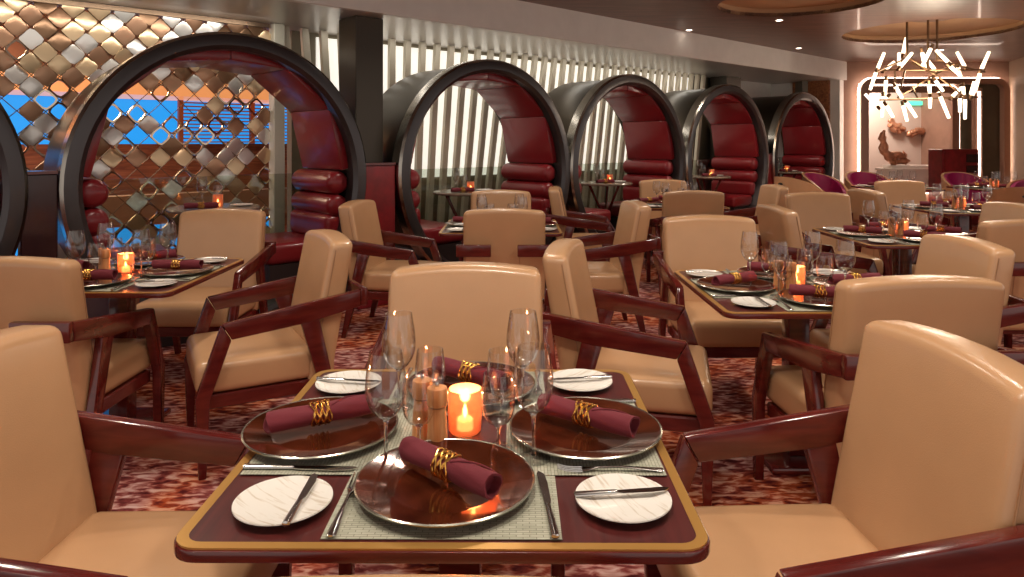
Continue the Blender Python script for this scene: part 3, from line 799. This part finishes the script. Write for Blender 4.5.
for ti, (k, (tx, ty, tn)) in enumerate(TAB.items()):
    seats = SEATS if k not in ('V', 'W', 'T') else SEATS
    tr = math.radians(-.3) if k == 'F' else 0
    for (sn, sa) in seats:
        a = math.radians(sa) + tr; j = random.Random(ti * 10 + sa)
        def W(x, y): return (tx + x * math.cos(a) - y * math.sin(a), ty + x * math.sin(a) + y * math.cos(a))
        J = lambda s=.006: j.uniform(-s, s)
        where = 'at the %s side of %s' % (sn, tn)
        z = TH + .0006 + (.0014 if sa in (90, 270) else 0)
        put('mat', tx, ty, z, a, 'grey-green woven placemat ' + where, 'placemat', 'woven placemats')
        z2 = TH + .0036
        if k == 'F': cy = {'near': -.243, 'left': -.305, 'right': -.272, 'far': -.268}[sn]
        else: cy = -.26 + J()
        p = W(-.010 if k == 'F' and sn == 'near' else J(), cy)
        put('charger', *p, z2, a, 'amber brown charger plate ' + where, 'plate', 'amber charger plates')
        nr = NAPROT.get(k, {}).get(sn); nr = math.radians(nr) if nr is not None else math.radians(rnd.choice([-30, -10, 10, 25]))
        q = W(-.004, cy - .004)
        put('napkin', *q, z2 + .0175, nr, 'rolled maroon napkin %s' % where, 'napkin', 'rolled maroon napkins')
        pp = W(-.292 + J(), -.312 + J())
        zp = TH + .0035
        put('plate', *pp, zp, a + j.uniform(0, 6), 'small white side plate ' + where, 'plate', 'white side plates')
        kr = {'near': math.radians(90), 'right': math.radians(7), 'far': math.radians(190), 'left': math.radians(-8)}[sn]
        kx = .032 * abs(math.cos(a)) if sn == 'near' else 0
        put('bknife', pp[0] + kx, pp[1] + (0.01 if sn == 'right' else 0), zp + .0105, kr, 'butter knife on the plate ' + where, 'knife', 'butter knives')
        f = W(-.178, -.305 + J()); n_ = W(.175, -.30 + J())
        put('fork', *f, z2 + .0, a + PI / 2 + J(.03), 'steel fork by the charger ' + where, 'fork', 'steel forks')
        put('knife', *n_, z2, a + PI / 2 + J(.04) + (.06 if sn == 'near' else 0), 'table knife by the charger ' + where, 'knife', 'steel table knives')
        g = W(.158 + J(), -.135 + J()); h = W(.083 + J(), -.083 + J())
        if sn == 'near': g = W(.156, -.128)
        put('wine', *g, z2, 0, 'tall stemmed wine glass ' + where, 'glass', 'stemmed wine glasses')
        put('water', *h, z2, 0, 'short water goblet ' + where, 'glass', 'short water goblets')
    put('candle', tx + .008, ty + .012, TH, 0, 'lit amber glass candle holder at the centre of ' + tn, 'candle holder', 'amber candle holders')
    put('mill', tx - .045, ty - .068, TH, 0, 'wooden pepper mill, nearer of the pair on ' + tn, 'mill', 'wooden mills')
    put('mill', tx - .082, ty - .022, TH, .5, 'wooden salt mill, farther of the pair on ' + tn, 'mill', 'wooden mills')
    light('POINT', 'candle_light',(tx + .008, ty + .012, TH + .075), 2.4, (1, .5, .2), .012)
for (k, l) in BTL:
    put('candle', l.x + .05, l.y - .05, .139 + .7462, 0, 'lit amber candle holder on the round table in the %s booth' % nm[k], 'candle holder', 'amber candle holders')
    put('wine', l.x - .1, l.y + .02, .139 + .7462, 0, 'clear wine glass on the round table in the %s booth' % nm[k], 'glass', 'stemmed wine glasses')
    put('water', l.x - .02, l.y + .12, .139 + .7462, 0, 'short goblet on the round table in the %s booth' % nm[k], 'glass', 'short water goblets')
    put('napkin', l.x - .02, l.y - .17, .139 + .7462, .4, 'rolled maroon napkin on the round table in the %s booth' % nm[k], 'napkin', 'rolled maroon napkins')
    put('plate', l.x + .18, l.y + .08, .139 + .7462, 0, 'small white plate on the round table in the %s booth' % nm[k], 'plate', 'white side plates')

# ------------------------------------------------------------------ far wall, lit frames, niche
FY = 12.2
def fx(u, Y=FY): return (u - 512) / 700 * Y
def fz(v, Y=FY): return CAM_H + (141 - v) / 700 * Y
b = BM()
box(b, fx(840), fx(858), FY, FY + .1, 0, CEIL)
box(b, fx(858), fx(956), FY, FY + .1, fz(83), CEIL)
box(b, fx(858), fx(956), FY, FY + .1, 0, .55)
box(b, fx(956), fx(1012), FY, FY + .1, 0, CEIL)
structure(finish('wall_far', b, 'rose_wall', smooth=False))
b = BM(); prism(b, [(fx(1009), FY), (7.6, 9.3), (7.75, 9.25), (fx(1009) + .15, FY)], 0, CEIL, 'z'); structure(finish('wall_right', b, 'curtain', smooth=False))
# outer lit frame
def led_frame(name, u0, u1, v0, v1, w, mat, yf, depth, lab, r=.22):
    x0, x1, z0, z1 = fx(u0), fx(u1), fz(v1), fz(v0)
    root = empty(name, ((x0 + x1) / 2, yf, 0))
    W_, H_ = x1 - x0, z1 - z0; cz = (z0 + z1) / 2
    b = BM(); ring_prism(b, rrect(W_, H_, r, 8, 0, cz), rrect(W_ - 2 * w, H_ - 2 * w, max(.02, r - w), 8, 0, cz), -depth, 0, 'y'); finish('frame', b, mat, root, angle=30)
    b = BM(); ring_prism(b, rrect(W_ + .036, H_ + .036, r + .018, 8, 0, cz), rrect(W_ + .002, H_ + .002, r, 8, 0, cz), -depth * .5, -depth * .5 + .03, 'y'); finish('led_strip', b, 'led_white', root, angle=30)
    tag(root, lab, 'frame'); return root
led_frame('lit_wall_frame', 856, 1003, 79, 192, .10, 'frame_copper', FY - .06, .12, 'large rounded copper frame with glowing edge on the far wall')
led_frame('niche_frame', 860, 957, 86, 192, .12, 'frame_copper', FY - .02, .05, 'inner rounded frame lining the niche with the driftwood art', .16)
b = BM(); box(b, fx(958.5), fx(999), FY - .03, FY - .005, .6, fz(84), .01, 1); o = finish('wall_mirror', b, 'olive_panel', smooth=False)
tag(o, 'smoky olive mirror panel right of the niche inside the lit frame', 'mirror')
b = BM(); box(b, fx(970), fx(979.5), FY - .09, FY - .031, .6, fz(88), .01, 1); r_ = finish('light_fin', b, 'frame_copper', smooth=False)
tag(r_, 'copper vertical fin with a glowing strip inside the lit frame', 'wall light')
b = BM(); box(b, fx(974.6), fx(976.6), FY - .105, FY - .0905, .62, fz(92)); finish('led_strip', b, 'led_white', r_, smooth=False)
# niche room
b = BM(); box(b, 5.2, 8.3, 14.2, 14.3, 0, 2.8); structure(finish('wall_niche_back', b, 'niche_wall', smooth=False))
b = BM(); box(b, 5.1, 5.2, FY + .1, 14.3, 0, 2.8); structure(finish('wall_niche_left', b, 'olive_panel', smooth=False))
b = BM(); box(b, 8.3, 8.4, FY + .1, 14.3, 0, 2.8); structure(finish('wall_niche_right', b, 'rose_wall', smooth=False))
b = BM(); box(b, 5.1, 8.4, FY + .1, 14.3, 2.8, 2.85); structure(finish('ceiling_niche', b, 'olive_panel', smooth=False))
b = BM(); box(b, 6.05, 6.4, 13.0, 13.3, 0, 2.8); structure(finish('wall_niche_pier', b, 'olive_panel', smooth=False))
light('AREA', 'niche_light', (6.9, 13.4, 2.7), 70, (1, .84, .72), .6, (6.9, 14.2, 1.4))
# driftwood wall art
def blob_art(name, path, rad, seed, lab):
    rr = random.Random(seed); b = BM()
    pts = [Vector(p) for p in path]
    for s in range(3):
        off = Vector((rr.uniform(-.05, .05), rr.uniform(-.02, .02), rr.uniform(-.06, .06)))
        pp = []; rd = []
        for i in range(len(pts) - 1):
            for q in range(4):
                f = q / 4; v = pts[i].lerp(pts[i + 1], f) + off + Vector((rr.uniform(-.02, .02), rr.uniform(-.02, .02), rr.uniform(-.025, .025)))
                pp.append(v); rd.append(rad * rr.uniform(.5, 1.2))
        rd[0] *= .2; rd[-1] *= .2
        tube(b, pp, rad, 8, radii=rd)
    o = finish(name, b, 'driftwood', angle=60); tag(o, lab, 'sculpture'); return o
Y2 = 14.1
def gp(u, v, Y=Y2): return (fx(u, Y), Y, fz(v, Y))
blob_art('driftwood_art', [gp(889, 122), gp(894, 128), gp(900, 130), gp(904, 133)], .05, 3, 'copper driftwood wall art, left piece on the niche wall')
blob_art('driftwood_art', [gp(909, 139), gp(915, 134), gp(923, 133), gp(929, 134), gp(931, 131)], .05, 5, 'copper driftwood wall art, right piece on the niche wall')
# console and driftwood sculpture on it
b = BM(); box(b, fx(884, 12.6), fx(936, 12.6), 12.42, 12.85, 0, fz(171, 12.6)); box(b, fx(884, 12.6) - .02, fx(936, 12.6) + .02, 12.40, 12.87, fz(171, 12.6), fz(171, 12.6) + .05)
box(b, fx(884, 12.6) + .1, fx(936, 12.6) - .02, 12.5, 12.85, fz(171, 12.6) + .05, fz(168, 12.6) + .05)
o = finish('console_shelf', b, 'white_trim', smooth=False); tag(o, 'white stepped console shelf inside the lit niche', 'shelf')
zc_ = fz(168, 12.6) + .165
o = blob_art('driftwood_sculpture', [(fx(886, 12.6), 12.65, zc_ + .45), (fx(887, 12.6), 12.65, zc_ + .1), (fx(893, 12.6), 12.65, zc_), (fx(903, 12.6), 12.65, zc_ + .02), (fx(913, 12.6), 12.65, zc_)], .07, 9, 'copper driftwood sculpture lying on the white console in the niche')
b = BM(); box(b, fx(904, 14.1), fx(925, 14.1), 14.15, 14.199, fz(105, 14.1), fz(101, 14.1)); o = finish('exit_sign', b, 'exit_green', smooth=False); tag(o, 'small glowing green sign hanging in the niche behind the chandelier', 'sign')
# plum cabinet
YC = 11.75
r_ = empty('plum_cabinet', (fx(953, YC), YC, 0)); hw = (fx(971, YC) - fx(935, YC)) / 2
b = BM(); box(b, -hw, hw, -.2, .2, 0, fz(149, YC), .012, 1); finish('body', b, 'red_panel', r_, smooth=False)
b = BM(); box(b, hw * .3, hw * .95, -.215, -.201, fz(162, YC), fz(154, YC)); finish('shelf_niche', b, 'dark_plinth', r_, smooth=False)
b = BM(); box(b, hw * .3, hw * .95, -.215, -.201, fz(172, YC), fz(165, YC)); finish('shelf_niche', b, 'dark_plinth', r_, smooth=False)
b = BM(); box(b, -hw * .9, hw * .22, -.215, -.201, .1, fz(151, YC)); finish('door', b, 'red_panel', r_, smooth=False)
tag(r_, 'glossy plum waiter cabinet in front of the far wall', 'cabinet')

# ------------------------------------------------------------------ chandelier
def chandelier():
    cy = 8.25; c = Vector((fx(929, cy), cy, 0)); root = empty('chandelier', (c.x, cy, CEIL))
    def lp(u, v, dy=0): return Vector((fx(u, cy + dy) - c.x, dy, fz(v, cy + dy) - CEIL))
    for (u, w) in ((907, .17), (932, .22)):
        b = BM(); lathe(b, [(0, -.03), (w, -.03), (w, .0), (0, .0)], 28); o = finish('canopy', b, 'bronze_rod', root); o.location = (fx(u, cy) - c.x, 0, .085)
    for u, v in ((907, 56), (928, 72), (937, 60)):
        b = BM(); p = lp(u, v); tube(b, [(p.x, 0, .06), (p.x, 0, p.z)], .014, 8); finish('rod', b, 'bronze_rod', root)
    br = [((875, 70), (985, 70), .15), ((905, 70), (898, 98), -.2), ((907, 57), (935, 74), 0), ((937, 60), (985, 72), -.1), ((907, 58), (876, 72), .1), ((880, 100), (982, 97), -.25),
          ((935, 74), (955, 64), .2), ((935, 74), (912, 63), -.1), ((898, 98), (935, 74), -.15), ((935, 74), (965, 97), .1), ((895, 72), (895, 90), .2), ((912, 86), (918, 99), -.1)]
    for (p, q, dy) in br:
        b = BM(); tube(b, [lp(*p, dy), lp(*q, -dy)], .011, 6); finish('branch', b, 'bronze_rod', root)
    tb = [((877, 70), (884, 53), .15), ((876, 72), (870, 90), .1), ((903, 54), (906, 38), 0), ((885, 70), (894, 62), .2), ((900, 67), (912, 53), -.1), ((899, 66), (899, 53), .2), ((922, 52), (925, 68), .1), ((931, 48), (922, 66), -.1),
          ((935, 70), (922, 53), .25), ((948, 62), (936, 50), -.1), ((958, 67), (960, 75), 0), ((965, 67), (957, 52), .1), ((981, 70), (989, 52), .1), ((980, 73), (975, 92), -.1),
          ((886, 80), (885, 95), .2), ((895, 86), (902, 98), -.2), ((877, 106), (865, 94), -.1), ((887, 97), (876, 108), .1), ((883, 96), (882, 117), .0), ((886, 105), (893, 117), -.2),
          ((903, 105), (907, 121), .2), ((906, 102), (916, 117), -.1), ((929, 84), (930, 96), .1), ((930, 97), (930, 108), -.1), ((935, 80), (943, 91), .2), ((940, 96), (949, 118), -.2),
          ((952, 97), (961, 88), .1), ((963, 86), (964, 97), .2), ((960, 98), (960, 112), -.1), ((965, 99), (965, 119), .0), ((971, 95), (974, 82), .1), ((950, 66), (961, 76), -.2), ((972, 96), (978, 80), -.15), ((942, 56), (951, 64), .2)]
    for (p, q, dy) in tb:
        P0, P1 = lp(*p, dy), lp(*q, dy + .05)
        b = BM(); tube(b, [P0, P0.lerp(P1, .1), P1], .018, 10, radii=[.016, .021, .017]); finish('glass_tube', b, 'tube_glow', root, angle=50)
        b = BM(); d = (P0 - P1).normalized(); tube(b, [P0 + d * .05, P0 - d * .002], .019, 8); finish('socket', b, 'bronze_rod', root)
    tag(root, 'branching bronze chandelier with many glowing glass tubes under the round cove', 'chandelier')
    light('POINT', 'chandelier_light', (c.x, cy - .1, fz(84, cy)), 45, (1, .82, .62), .3)
chandelier()

# recessed downlights
def downlight():
    r = empty('ceiling_light')
    b = BM(); lathe(b, [(.035, 0), (.05, 0), (.05, -.006), (.035, -.004)], 24, closed=True); finish('trim_ring', b, 'white_trim', r)
    b = BM(); lathe(b, [(0, -.001), (.0345, -.001), (.0345, -.003), (0, -.003)], 24); finish('lens', b, 'lamp_lens', r)
    return r
dl = downlight(); first = True
DL = [(3.05, 7.99, 'small recessed ceiling light at the rim of the left cove'), (4.26, 10.4, 'small recessed ceiling light before the end of the fascia'), (3.9, 6.2, None), (2.2, 8.7, 'small recessed ceiling light nearest the pale fascia'), (6.5, 10.6, 'small recessed ceiling light right of the chandelier')]
for (x, y, lab) in DL:
    if lab is None: continue
    r = dl if first else copy_tree(dl); first = False
    r.location = (x, y, CEIL - .0005); tag(r, lab, 'ceiling light', 'recessed ceiling lights')
